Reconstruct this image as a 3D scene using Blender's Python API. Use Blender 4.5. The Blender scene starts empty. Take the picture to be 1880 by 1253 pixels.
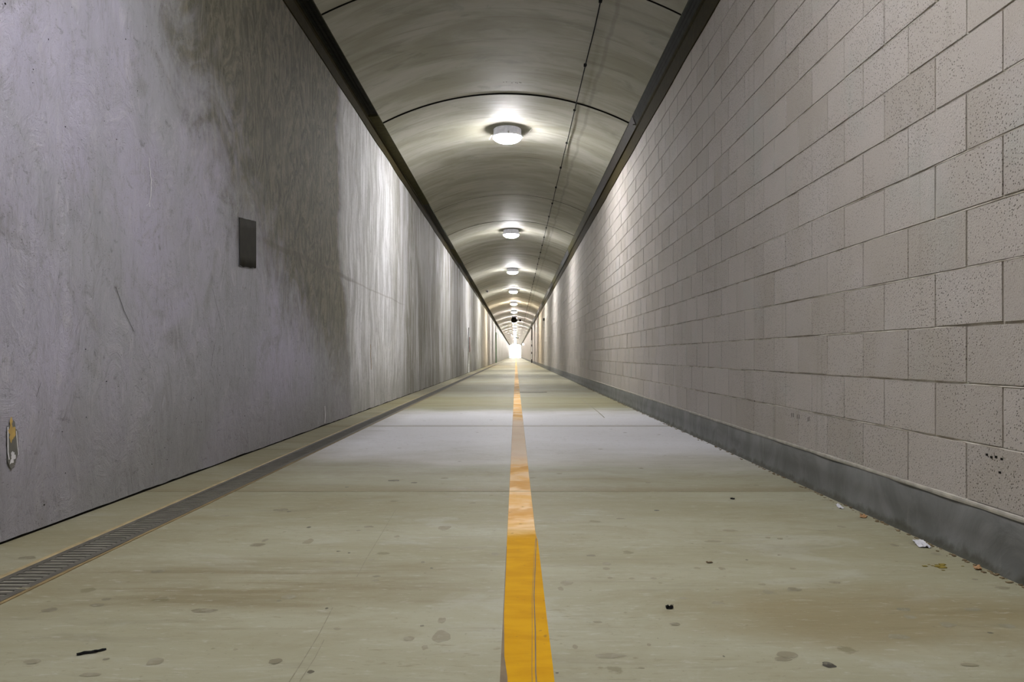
import bpy, bmesh, math, random
from mathutils import Vector, noise
random.seed(7)
S = bpy.context.scene
COL = S.collection
R = math.radians

# ------------------------------------------------------------------ camera
EYE = 0.71
cam = bpy.data.cameras.new('camera')
cam.sensor_width = 36.0
cam.lens = 1435 * 36.0 / 1880
cam.shift_x = -7 / 1880
cam.shift_y = 26.5 / 1880
cam.clip_start = 0.05
cam.clip_end = 1500
camo = bpy.data.objects.new('camera', cam)
camo.location = (0, 0, EYE)
camo.rotation_euler = (R(90), 0, 0)
COL.objects.link(camo)
S.camera = camo

# ------------------------------------------------------------------ sky and exposure
w = bpy.data.worlds.new('sky')
S.world = w
w.use_nodes = True
nt = w.node_tree
bg = nt.nodes['Background']
sky = nt.nodes.new('ShaderNodeTexSky')
sky.sky_type = 'NISHITA'
sky.sun_disc = False
sky.sun_elevation = R(50)
sky.sun_rotation = R(200)
nt.links.new(sky.outputs[0], bg.inputs[0])
bg.inputs[1].default_value = 5.0

sun = bpy.data.lights.new('sun', 'SUN')
sun.energy = 90
sun.angle = R(1)
suno = bpy.data.objects.new('sun', sun)
suno.rotation_euler = (R(38), R(12), R(160))
suno.location = (0, 300, 60)
COL.objects.link(suno)

LAMP = 265.0                                   # radiance of the lamp lenses
S.view_settings.view_transform = 'Standard'
S.view_settings.look = 'None'
S.view_settings.gamma = 1.0
S.view_settings.exposure = 0.0
S.view_settings.use_curve_mapping = False
S.render.engine = 'CYCLES'
S.cycles.use_denoising = True
S.cycles.max_bounces = 10
S.cycles.diffuse_bounces = 7
S.cycles.glossy_bounces = 4
S.cycles.sample_clamp_indirect = 8.0
S.cycles.caustics_reflective = False
S.cycles.caustics_refractive = False

# ------------------------------------------------------------------ helpers
def tag(o, label=None, cat=None, group=None, kind=None):
    if label: o['label'] = label
    if cat: o['category'] = cat
    if group: o['group'] = group
    if kind: o['kind'] = kind
    return o

def empty(name, loc, rz=0):
    o = bpy.data.objects.new(name, None)
    o.empty_display_size = 0.1
    o.location = loc
    o.rotation_euler = (0, 0, rz)
    COL.objects.link(o)
    return o

class MB:
    """collects vertices and faces, then links them as one mesh object"""
    def __init__(s): s.v = []; s.f = []; s.m = []; s.t = []
    def face(s, pts, m=0, t=0.0):
        n = len(s.v); s.v += [tuple(p) for p in pts]; s.f.append(tuple(range(n, n + len(pts)))); s.m.append(m); s.t.append(t)
    def box(s, x0, x1, y0, y1, z0, z1, m=0, t=0.0):
        n = len(s.v)
        s.v += [(x0,y0,z0),(x1,y0,z0),(x1,y1,z0),(x0,y1,z0),(x0,y0,z1),(x1,y0,z1),(x1,y1,z1),(x0,y1,z1)]
        for q in ((3,2,1,0),(4,5,6,7),(0,1,5,4),(1,2,6,5),(2,3,7,6),(3,0,4,7)):
            s.f.append(tuple(n + i for i in q)); s.m.append(m); s.t.append(t)
    def grid(s, rows, m=0, t=0.0, close=False):
        n = len(s.v); a = len(rows); b = len(rows[0])
        for r in rows: s.v += [tuple(p) for p in r]
        for i in range(a - 1):
            for j in range(b if close else b - 1):
                k = (j + 1) % b
                s.f.append((n+i*b+j, n+i*b+k, n+(i+1)*b+k, n+(i+1)*b+j)); s.m.append(m); s.t.append(t)
    def lathe(s, prof, seg=40, c=(0,0,0), axis='z', m=0):
        rows = []
        for r, z in prof:
            row = []
            for i in range(seg):
                a = 2 * math.pi * i / seg
                if axis == 'z': row.append((c[0] + r*math.cos(a), c[1] + r*math.sin(a), c[2] + z))
                else: row.append((c[0] + r*math.cos(a), c[1] + z, c[2] + r*math.sin(a)))
            rows.append(row)
        s.grid(rows, m, close=True)
    def tube(s, pts, r, seg=8, m=0):
        pts = [Vector(p) for p in pts]; rows = []
        for i, p in enumerate(pts):
            d = (pts[min(i+1, len(pts)-1)] - pts[max(i-1, 0)]).normalized()
            up = Vector((0,0,1)) if abs(d.z) < .9 else Vector((1,0,0))
            a = d.cross(up).normalized(); b = d.cross(a)
            rows.append([p + r*(math.cos(2*math.pi*k/seg)*a + math.sin(2*math.pi*k/seg)*b) for k in range(seg)])
        n = len(s.v); s.grid(rows, m, close=True)
        s.f.append(tuple(n + k for k in range(seg))); s.m.append(m); s.t.append(0)
        l = n + (len(rows)-1)*seg
        s.f.append(tuple(l + seg-1-k for k in range(seg))); s.m.append(m); s.t.append(0)
    def build(s, name, mats, parent=None, smooth=False, loc=None, tone=False, merge=False):
        me = bpy.data.meshes.new(name)
        me.from_pydata(s.v, [], s.f)
        for mt in (mats if isinstance(mats, (list, tuple)) else [mats]): me.materials.append(mt)
        me.polygons.foreach_set('material_index', s.m)
        if tone:
            at = me.attributes.new('tone', 'FLOAT', 'FACE'); at.data.foreach_set('value', s.t)
        if merge:
            bm = bmesh.new(); bm.from_mesh(me); bmesh.ops.remove_doubles(bm, verts=bm.verts, dist=1e-5)
            bmesh.ops.recalc_face_normals(bm, faces=bm.faces); bm.to_mesh(me); bm.free()
        me.polygons.foreach_set('use_smooth', [smooth]*len(me.polygons))
        me.update()
        o = bpy.data.objects.new(name, me)
        if loc: o.location = loc
        COL.objects.link(o)
        if parent: o.parent = parent
        return o

class NT:
    """small helper around a Principled material"""
    def __init__(s, name):
        s.m = bpy.data.materials.new(name); s.m.use_nodes = True
        s.t = s.m.node_tree; s.b = s.t.nodes['Principled BSDF']
        s.co = s.t.nodes.new('ShaderNodeTexCoord').outputs['Object']
        sp = s.t.nodes.new('ShaderNodeSeparateXYZ'); s.link(s.co, sp.inputs[0])
        s.x, s.y, s.z = sp.outputs
    def link(s, a, b): s.t.links.new(a, b)
    def put(s, v, sock):
        if isinstance(v, (int, float)):
            if sock.type in ('RGBA',): sock.default_value = (v, v, v, 1)
            else: sock.default_value = v
        elif isinstance(v, tuple): sock.default_value = (*v, 1) if sock.type == 'RGBA' else v
        else: s.link(v, sock)
    def math(s, op, a, b=0.0, c=0.0, clamp=False):
        n = s.t.nodes.new('ShaderNodeMath'); n.operation = op; n.use_clamp = clamp
        s.put(a, n.inputs[0]); s.put(b, n.inputs[1]); s.put(c, n.inputs[2]); return n.outputs[0]
    def add(s, a, b): return s.math('ADD', a, b)
    def sub(s, a, b): return s.math('SUBTRACT', a, b)
    def mul(s, a, b): return s.math('MULTIPLY', a, b)
    def map(s, sx=1, sy=1, sz=1, off=(0,0,0), rot=(0,0,0), src=None):
        n = s.t.nodes.new('ShaderNodeMapping'); s.link(src or s.co, n.inputs[0])
        n.inputs['Scale'].default_value = (sx, sy, sz); n.inputs['Location'].default_value = off
        n.inputs['Rotation'].default_value = rot; return n.outputs[0]
    def noise(s, scale, detail=4, rough=.55, dist=0.0, vec=None):
        n = s.t.nodes.new('ShaderNodeTexNoise'); s.link(vec or s.co, n.inputs['Vector'])
        n.inputs['Scale'].default_value = scale; n.inputs['Detail'].default_value = detail
        n.inputs['Roughness'].default_value = rough; n.inputs['Distortion'].default_value = dist
        return n.outputs[0]
    def voro(s, scale, vec=None, feat='F1', rnd=1.0):
        n = s.t.nodes.new('ShaderNodeTexVoronoi'); s.link(vec or s.co, n.inputs['Vector'])
        n.feature = feat; n.inputs['Scale'].default_value = scale; n.inputs['Randomness'].default_value = rnd
        return n.outputs['Distance']
    def ramp(s, v, a, b, lo=0.0, hi=1.0):
        n = s.t.nodes.new('ShaderNodeMapRange'); n.interpolation_type = 'SMOOTHSTEP'
        s.put(v, n.inputs[0]); n.inputs[1].default_value = a; n.inputs[2].default_value = b
        n.inputs[3].default_value = lo; n.inputs[4].default_value = hi; return n.outputs[0]
    def band(s, v, a, b, soft):
        return s.mul(s.ramp(v, a - soft, a + soft), s.ramp(v, b - soft, b + soft, 1.0, 0.0))
    def mix(s, f, a, b, mode='MIX'):
        n = s.t.nodes.new('ShaderNodeMix'); n.data_type = 'RGBA'; n.blend_type = mode
        s.put(f, n.inputs[0]); s.put(a, n.inputs[6]); s.put(b, n.inputs[7]); return n.outputs[2]
    def bump(s, h, strength=.3, dist=.01, prev=None):
        n = s.t.nodes.new('ShaderNodeBump'); n.inputs['Strength'].default_value = strength
        n.inputs['Distance'].default_value = dist; s.link(h, n.inputs['Height'])
        if prev: s.link(prev, n.inputs['Normal'])
        return n.outputs[0]
    def attr(s, name):
        n = s.t.nodes.new('ShaderNodeAttribute'); n.attribute_name = name; return n.outputs['Fac']
    def done(s, col, rough=.7, spec=.5, nrm=None, metal=0.0, coat=0.0):
        s.put(col, s.b.inputs['Base Color']); s.put(rough, s.b.inputs['Roughness'])
        s.b.inputs['Specular IOR Level'].default_value = spec; s.b.inputs['Metallic'].default_value = metal
        if nrm is not None: s.link(nrm, s.b.inputs['Normal'])
        return s.m

def plain(name, col, rough=.6, metal=0.0, spec=.5):
    """a painted or bare surface with a little procedural wear in its colour"""
    n = NT(name)
    k = n.noise(14, 5)
    c = n.mix(n.ramp(k, .35, .7), tuple(v*.82 for v in col), tuple(min(1, v*1.12) for v in col))
    return n.done(c, rough, spec, n.bump(n.noise(90, 3), .12, .002), metal)

# ------------------------------------------------------------------ materials
def mat_plaster():
    n = NT('trowelled_plaster')
    big = n.noise(.75, 4, .55, 1.0)
    swirl = n.noise(1.3, 7, .66, 3.0)
    arc = n.noise(2.2, 8, .74, 3.6, n.map(1, 2.0, 1.0, rot=(R(30), 0, 0)))
    hatch = n.noise(1.0, 7, .72, 1.2, n.map(1, 26, 5, rot=(R(-38), 0, 0)))
    fine = n.noise(14, 8, .75, .8)
    c = n.mix(n.ramp(big, .36, .62), (.500, .480, .590), (.420, .420, .465))
    c = n.mix(n.mul(n.ramp(swirl, .50, .70), .45), c, (.270, .260, .245))
    c = n.mix(n.mul(n.ramp(arc, .52, .68), .50), c, (.60, .585, .63))
    c = n.mix(n.mul(n.ramp(arc, .46, .30), .40), c, (.235, .225, .215))
    c = n.mix(n.mul(n.ramp(hatch, .46, .34), .26), c, (.20, .195, .185))
    # olive grime and the dimness between two lamps painted together, ending at an irregular plaster seam
    edge = n.add(n.y, n.add(n.mul(n.sub(n.noise(1.1, 4, .6, 0, n.map(0, 0.0, 1)), .5), 1.1), n.mul(n.ramp(n.z, .4, 1.9, -.55, 0), 1.0)))
    wander = n.add(n.add(edge, n.mul(n.sub(n.z, 1.8), 1.5)), n.mul(n.sub(swirl, .5), 2.6))
    olive = n.mul(n.ramp(wander, 4.4, 6.6), n.ramp(edge, 8.40, 8.80, 1.0, 0.0))
    oc = n.mix(n.ramp(arc, .38, .62), (.085, .077, .042), (.210, .190, .125))
    lowfade = n.ramp(n.z, .2, 1.3, .45, 1.0)
    c = n.mix(n.mul(n.mul(olive, .92), lowfade), c, oc)
    # later pours: paler, streaked by water running down, grime coming and going
    wob = n.t.nodes.new('ShaderNodeVectorMath'); wob.operation = 'ADD'
    n.link(n.co, wob.inputs[0])
    nn = n.t.nodes.new('ShaderNodeTexNoise'); n.link(n.co, nn.inputs['Vector']); nn.inputs['Scale'].default_value = .9
    sc_ = n.t.nodes.new('ShaderNodeVectorMath'); sc_.operation = 'SCALE'; sc_.inputs['Scale'].default_value = .5
    n.link(nn.outputs['Color'], sc_.inputs[0]); n.link(sc_.outputs[0], wob.inputs[1])
    vs = n.noise(1.0, 8, .66, .8, n.map(1, 1.6, .35, src=wob.outputs[0]))
    vs2 = n.noise(1.0, 7, .70, .5, n.map(1, 9.0, 1.3, src=wob.outputs[0]))
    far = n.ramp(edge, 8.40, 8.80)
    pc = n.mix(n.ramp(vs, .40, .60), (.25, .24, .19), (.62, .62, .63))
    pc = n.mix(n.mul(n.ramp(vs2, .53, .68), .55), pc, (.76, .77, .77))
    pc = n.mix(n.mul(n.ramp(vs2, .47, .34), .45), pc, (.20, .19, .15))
    pc = n.mix(n.mul(n.band(edge, 8.5, 12.4, .8), .75), pc, n.mix(n.ramp(vs2, .38, .62), (.42, .42, .41), (.85, .85, .86)))  # nearest lamp's pool of light painted into the plaster colour
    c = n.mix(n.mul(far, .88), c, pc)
    # dirt carried up from the floor
    low = n.mul(n.ramp(n.add(n.z, n.mul(n.sub(swirl, .5), 1.0)), 0.1, .75, 1.0, 0.0), .5)
    c = n.mix(low, c, (.25, .245, .215))
    # filled chase that runs along the wall
    zz = n.add(n.z, n.mul(n.noise(1.2, 2, .5, 0, n.map(0, 1, 0)), .06))
    ch = n.mul(n.band(zz, 1.60, 1.645, .012), n.band(n.y, 6.0, 9.2, .4))
    c = n.mix(n.mul(ch, .5), c, (.13, .11, .085))
    ch = n.mul(n.band(zz, 1.605, 1.625, .008), n.band(n.y, 9.0, 13.4, .4))
    c = n.mix(n.mul(ch, .35), c, (.20, .17, .14))
    # pinholes and specks
    sp = n.mul(n.ramp(n.voro(34), .06, .13, 1.0, 0.0), n.ramp(n.noise(2.0, 3), .48, .60))
    c = n.mix(n.mul(sp, .8), c, (.07, .07, .065))
    sp2 = n.mul(n.ramp(n.voro(90, n.map(1, .45, 1, rot=(R(25), 0, 0))), .10, .24, 1.0, 0.0), n.ramp(swirl, .40, .60))
    c = n.mix(n.mul(sp2, .55), c, (.13, .125, .115))
    c = n.mix(n.mul(n.ramp(fine, .44, .30), .55), c, (.14, .14, .13))
    b = n.bump(arc, .65, .035)
    b = n.bump(hatch, .30, .012, b)
    b = n.bump(fine, .45, .012, b)
    return n.done(c, .7, .25, b)

def mat_block():
    n = NT('concrete_block')
    t = n.attr('tone')
    c = n.mix(n.ramp(t, -1.0, 1.2), (0.333, 0.302, 0.258), (0.442, 0.408, 0.374))
    c = n.mix(n.mul(n.ramp(n.noise(1.3, 4, .6, .8), .45, .7), .5), c, (0.469, 0.442, 0.428))
    c = n.mix(n.mul(n.ramp(n.noise(2.1, 4, .6, .5), .55, .75), .35), c, (0.367, 0.394, 0.361))
    streak = n.noise(1.0, 5, .6, .2, n.map(1, 16, .8))
    c = n.mix(n.mul(n.ramp(streak, .6, .75), .3), c, (0.231, 0.218, 0.163))
    g = n.noise(190, 3, .6)
    c = n.mix(n.mul(n.ramp(g, .42, .30), .7), c, (0.136, 0.130, 0.109))
    c = n.mix(n.mul(n.ramp(g, .60, .72), .45), c, (0.639, 0.612, 0.571))
    pit = n.mul(n.ramp(n.voro(88), .13, .31, 1.0, 0.0), n.ramp(n.noise(1.3, 3), .36, .56))
    c = n.mix(n.mul(pit, .85), c, (0.074, 0.068, 0.054))
    b = n.bump(g, .5, .004)
    b = n.bump(n.math('SUBTRACT', 1.0, pit), .5, .003, b)
    return n.done(c, .8, .3, b)

def mat_mortar():
    n = NT('mortar')
    c = n.mix(n.ramp(n.noise(8, 5), .35, .65), (.36, .33, .27), (.60, .58, .52))
    return n.done(c, .85, .2, n.bump(n.noise(60, 4), .6, .004))

def mat_curb():
    n = NT('smooth_cement')
    a = n.noise(3, 6, .6, 1.6)
    c = n.mix(n.ramp(a, .35, .68), (0.115, 0.119, 0.112), (0.174, 0.178, 0.174))
    c = n.mix(n.mul(n.ramp(n.noise(1, 5, .6, .3, n.map(1, 9, 2)), .56, .72), .5), c, (0.223, 0.223, 0.208))
    damp = n.ramp(n.add(n.z, n.mul(n.sub(n.noise(7, 5, .6), .5), .12)), .005, .04, 1.0, 0.0)
    c = n.mix(n.mul(damp, .8), c, (0.041, 0.041, 0.023))
    return n.done(c, .6, .35, n.bump(a, .25, .012))

def mat_floor():
    n = NT('worn_concrete_floor')
    wide = n.noise(1.0, 6, .6, .3, n.map(.35, 1.5, 1))
    strk = n.noise(1.0, 7, .68, .2, n.map(1.6, 15, 1))
    med = n.noise(3.2, 6, .65, .5, n.map(.6, 1.2, 1))
    c = n.mix(n.ramp(wide, .36, .64), (0.268, 0.252, 0.164), (0.328, 0.319, 0.231))
    c = n.mix(n.mul(n.ramp(strk, .47, .33), .35), c, (0.175, 0.156, 0.097))
    c = n.mix(n.mul(n.ramp(strk, .56, .70), .3), c, (0.375, 0.364, 0.274))
    mot = n.noise(1.0, 7, .66, .8, n.map(1.6, 2.6, 1))
    c = n.mix(n.mul(n.ramp(mot, .50, .68), .45), c, (.215, .185, .105))
    c = n.mix(n.mul(n.ramp(mot, .45, .32), .35), c, (.40, .40, .34))
    # the slabs beside the joint at 7.8 m have lamp sheen painted in as a pale band, the next one is stained olive
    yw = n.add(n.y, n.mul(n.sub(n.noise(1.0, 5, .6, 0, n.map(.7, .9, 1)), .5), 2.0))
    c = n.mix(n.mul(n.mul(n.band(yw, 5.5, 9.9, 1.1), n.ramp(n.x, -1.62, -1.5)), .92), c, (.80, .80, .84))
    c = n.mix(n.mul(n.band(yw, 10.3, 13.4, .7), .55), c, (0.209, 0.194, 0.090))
    # rust brown seepage next to the drain and across the near slab
    dx = n.mul(n.add(n.x, .80), 1.1); dy = n.mul(n.sub(n.y, 2.45), 2.6)
    d2 = n.add(n.mul(dx, dx), n.mul(dy, dy))
    se = n.ramp(n.add(d2, n.mul(n.sub(med, .5), 1.6)), .1, 1.0, 1.0, 0.0)
    c = n.mix(n.mul(se, n.ramp(strk, .36, .58, .85, .35)), c, (.190, .160, .088))
    dx = n.mul(n.sub(n.x, 1.0), 1.5); dy = n.mul(n.sub(n.y, 2.15), 3.0)
    d3 = n.add(n.mul(dx, dx), n.mul(dy, dy))
    c = n.mix(n.mul(n.ramp(n.add(d3, n.mul(n.sub(med, .5), 1.6)), .0, 1.0, 1.0, 0.0), .6), c, (0.200, 0.153, 0.067))
    dj = n.math('ABSOLUTE', n.sub(n.math('MODULO', n.sub(n.y, .36), 3.72), 0.0))
    c = n.mix(n.mul(n.ramp(n.add(dj, n.mul(strk, .12)), .02, .32, 1.0, 0.0), .6), c, (0.188, 0.148, 0.080))
    # olive drift along the left side strip
    c = n.mix(n.mul(n.ramp(n.add(n.x, n.mul(n.sub(med, .5), .5)), -1.15, -1.5), .35), c, (0.184, 0.153, 0.077))
    # spots of grime and trodden gum
    v = n.voro(3.3, n.map(1, 1.0, 0)); w2 = n.noise(26, 4, .6)
    sp = n.ramp(n.add(v, n.mul(n.sub(w2, .5), .20)), .05, .085, 1.0, 0.0)
    c = n.mix(n.mul(sp, .5), c, (0.128, 0.112, 0.057))
    v = n.voro(11, n.map(1, 1.0, 0))
    sp = n.ramp(n.add(v, n.mul(n.sub(w2, .5), .30)), .03, .07, 1.0, 0.0)
    c = n.mix(n.mul(sp, .45), c, (0.146, 0.124, 0.067))
    c = n.mix(n.mul(n.ramp(n.noise(60, 4, .7), .40, .28), .4), c, (0.119, 0.107, 0.067))
    sc = n.noise(1.0, 6, .72, .4, n.map(14, 55, 1))
    c = n.mix(n.mul(n.mul(n.ramp(sc, .55, .68), n.ramp(med, .42, .58)), .6), c, (.19, .165, .10))
    c = n.mix(n.mul(n.ramp(sc, .44, .33), .35), c, (.45, .44, .38))
    r = n.ramp(strk, .3, .7, .55, .75)
    b = n.bump(strk, .10, .01)
    b = n.bump(n.noise(45, 5, .6), .14, .004, b)
    return n.done(c, r, .18, b)

def mat_stain():
    n = NT('ground_in_stain')
    t = n.attr('tone')
    k = n.noise(30, 4)
    c = n.mix(t, (.225, .205, .135), (.12, .105, .058))
    c = n.mix(n.ramp(t, .6, 1), c, (.045, .04, .028))
    c = n.mix(n.mul(n.ramp(k, .50, .60), .45), c, (.27, .255, .19))
    return n.done(c, .6, .35)

def mat_vault():
    n = NT('precast_ceiling_concrete')
    a = n.noise(1.0, 6, .6, .5, n.map(.7, 2.0, 0))
    s = n.noise(1.0, 6, .62, .15, n.map(.8, 9, 0))
    c = n.mix(n.ramp(a, .36, .66), (0.320, 0.313, 0.246), (0.450, 0.444, 0.389))
    c = n.mix(n.mul(n.ramp(s, .47, .33), .4), c, (0.222, 0.216, 0.163))
    m = n.noise(2.3, 5, .6, .8, n.map(.8, 1.5, 0))
    c = n.mix(n.mul(n.ramp(m, .56, .70), .35), c, (0.183, 0.196, 0.149))
    # daylight glow deep in the tunnel, painted into the shells as a paler colour
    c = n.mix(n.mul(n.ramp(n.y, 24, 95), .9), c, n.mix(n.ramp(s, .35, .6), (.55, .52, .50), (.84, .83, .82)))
    # soot ring mixed with the housing's painted shadow round every lamp fixing
    yy = n.sub(n.math('MODULO', n.add(n.y, 89.85), 9.7), 4.85)
    xx = n.add(n.x, .13)
    rr = n.math('SQRT', n.add(n.mul(xx, xx), n.mul(yy, yy)))
    ring = n.ramp(n.add(rr, n.mul(n.sub(m, .5), .22)), .30, .50, 1.0, 0.0)
    c = n.mix(n.mul(ring, .6), c, (0.156, 0.150, 0.110))
    # the drip trail beside the cable
    wig = n.add(n.x, n.mul(n.sub(n.noise(1.3, 3, .5, 0, n.map(0, 1, 0)), .5), .12))
    tr = n.mul(n.band(wig, .955, .995, .014), .35)
    c = n.mix(tr, c, (0.183, 0.177, 0.142))
    b = n.bump(s, .12, .02)
    b = n.bump(n.noise(30, 4), .1, .004, b)
    return n.done(c, n.ramp(a, .3, .7, .58, .66), .12, b)

def mat_paint():
    n = NT('yellow_line_paint')
    s = n.noise(1.0, 5, .6, .3, n.map(5, 12, 1)); g = n.noise(1.0, 4, .6, .2, n.map(2, 2.2, 1))
    fresh = n.mix(n.ramp(s, .35, .65), (.50, .25, .003), (.58, .31, .005))
    worn_lit = n.mix(n.ramp(n.noise(1.0, 4, .6, 0, n.map(3, 3, 1)), .40, .60), (.80, .48, .17), (.86, .64, .38))
    worn_lit = n.mix(n.mul(n.ramp(g, .52, .60), .7), worn_lit, (.62, .30, .06))
    pale = n.band(n.y, 5.3, 8.6, .25)  # lamp reflection painted in as a whiter stretch of the line
    worn_lit = n.mix(n.mul(pale, .8), worn_lit, (.86, .72, .58))
    ed = n.add(n.y, n.mul(n.sub(s, .5), .35))
    c = n.mix(n.ramp(ed, 3.0, 3.35), fresh, worn_lit)
    sp = n.ramp(n.noise(1.0, 5, .6, 0, n.map(22, 22, 1)), .36, .29)
    c = n.mix(n.mul(sp, .6), c, (.20, .12, .03))
    far = n.mul(n.ramp(n.noise(1.0, 4, .7, 0, n.map(2, 6, 1)), .50, .58), n.band(n.y, 14.5, 31, .5))
    c = n.mix(n.mul(far, .8), c, (.22, .19, .15))
    return n.done(c, .75, .08, n.bump(s, .2, .003))

M = {}
M['plaster'] = mat_plaster(); M['block'] = mat_block(); M['mortar'] = mat_mortar(); M['curb'] = mat_curb()
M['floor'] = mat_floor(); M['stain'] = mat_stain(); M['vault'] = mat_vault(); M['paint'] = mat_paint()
M['gap'] = plain('dark_gap', (.012, .011, .009), .95, 0, .1)
M['patch'] = plain('dark_patch_mortar', (.027, .024, .015), .8, 0, .2)
M['damp'] = plain('damp_stain_on_plaster', (.17, .165, .15), .8, 0, .2)
M['chalk'] = plain('white_lime', (.75, .75, .78), .8, 0, .2)
M['foam'] = plain('yellow_lime_crust', (.55, .38, .13), .85, 0, .2)
M['rust'] = plain('rust_run', (.30, .19, .07), .85, 0, .2)
M['olive'] = plain('olive_painted_steel', (.062, .056, .026), .85, 0, .12)
M['brown'] = plain('dirty_brown_steel', (.036, .029, .011), .9, 0, .1)
M['mesh'] = plain('black_mesh_metal', (.034, .034, .028), .8, 0, .12)
M['meshlit'] = plain('worn_mesh_edge', (.045, .042, .028), .8, 0, .15)
M['black'] = plain('black_plastic', (.012, .012, .012), .9, 0, .06)
M['darkmetal'] = plain('dark_grey_metal', (.030, .027, .022), .7, 0, .15)
M['housing'] = plain('white_enamel', (.55, .55, .57), .4)
M['rim'] = plain('backlit_white_drum', (.6, .6, .62), .5)      # translucent rim of the lamp, faintly lit from inside
M['rim'].node_tree.nodes['Principled BSDF'].inputs['Emission Color'].default_value = (.95, .93, 1, 1)
M['rim'].node_tree.nodes['Principled BSDF'].inputs['Emission Strength'].default_value = .26
M['wire'] = plain('white_wire', (.70, .68, .62), .5)
M['steel'] = plain('galvanised_steel', (.20, .20, .205), .5, .4)
M['grate'] = plain('drain_grate_iron', (.105, .098, .078), .6, .2)
M['slot'] = plain('silted_drain_slot', (.31, .295, .24), .9, 0, .1)
M['frame'] = plain('drain_frame', (.36, .28, .145), .6, 0, .3)
M['frame2'] = plain('drain_frame_brown', (.23, .17, .08), .7, 0, .3)
M['green'] = plain('green_painted_steel', (.10, .17, .09), .5)
M['white'] = plain('white_reflective_sheet', (.75, .75, .72), .4)
M['red'] = plain('dark_red_paint', (.20, .05, .035), .5)
M['paper'] = plain('white_paper', (.62, .62, .66), .8)
M['leaf'] = plain('dry_leaf', (.42, .24, .11), .8)
M['moss'] = plain('mustard_crumbs', (.22, .165, .02), .9)
M['ground'] = plain('pale_paving_outside', (.55, .53, .48), .9)

LENS = {}
def lens(col, k=1.0):
    key = (col, k)
    if key not in LENS:
        m = bpy.data.materials.new('lamp_lens'); m.use_nodes = True
        b = m.node_tree.nodes['Principled BSDF']
        b.inputs['Base Color'].default_value = (.8, .8, .8, 1)
        b.inputs['Emission Color'].default_value = (*col, 1)
        b.inputs['Emission Strength'].default_value = LAMP * k
        LENS[key] = m
    return LENS[key]

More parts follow.
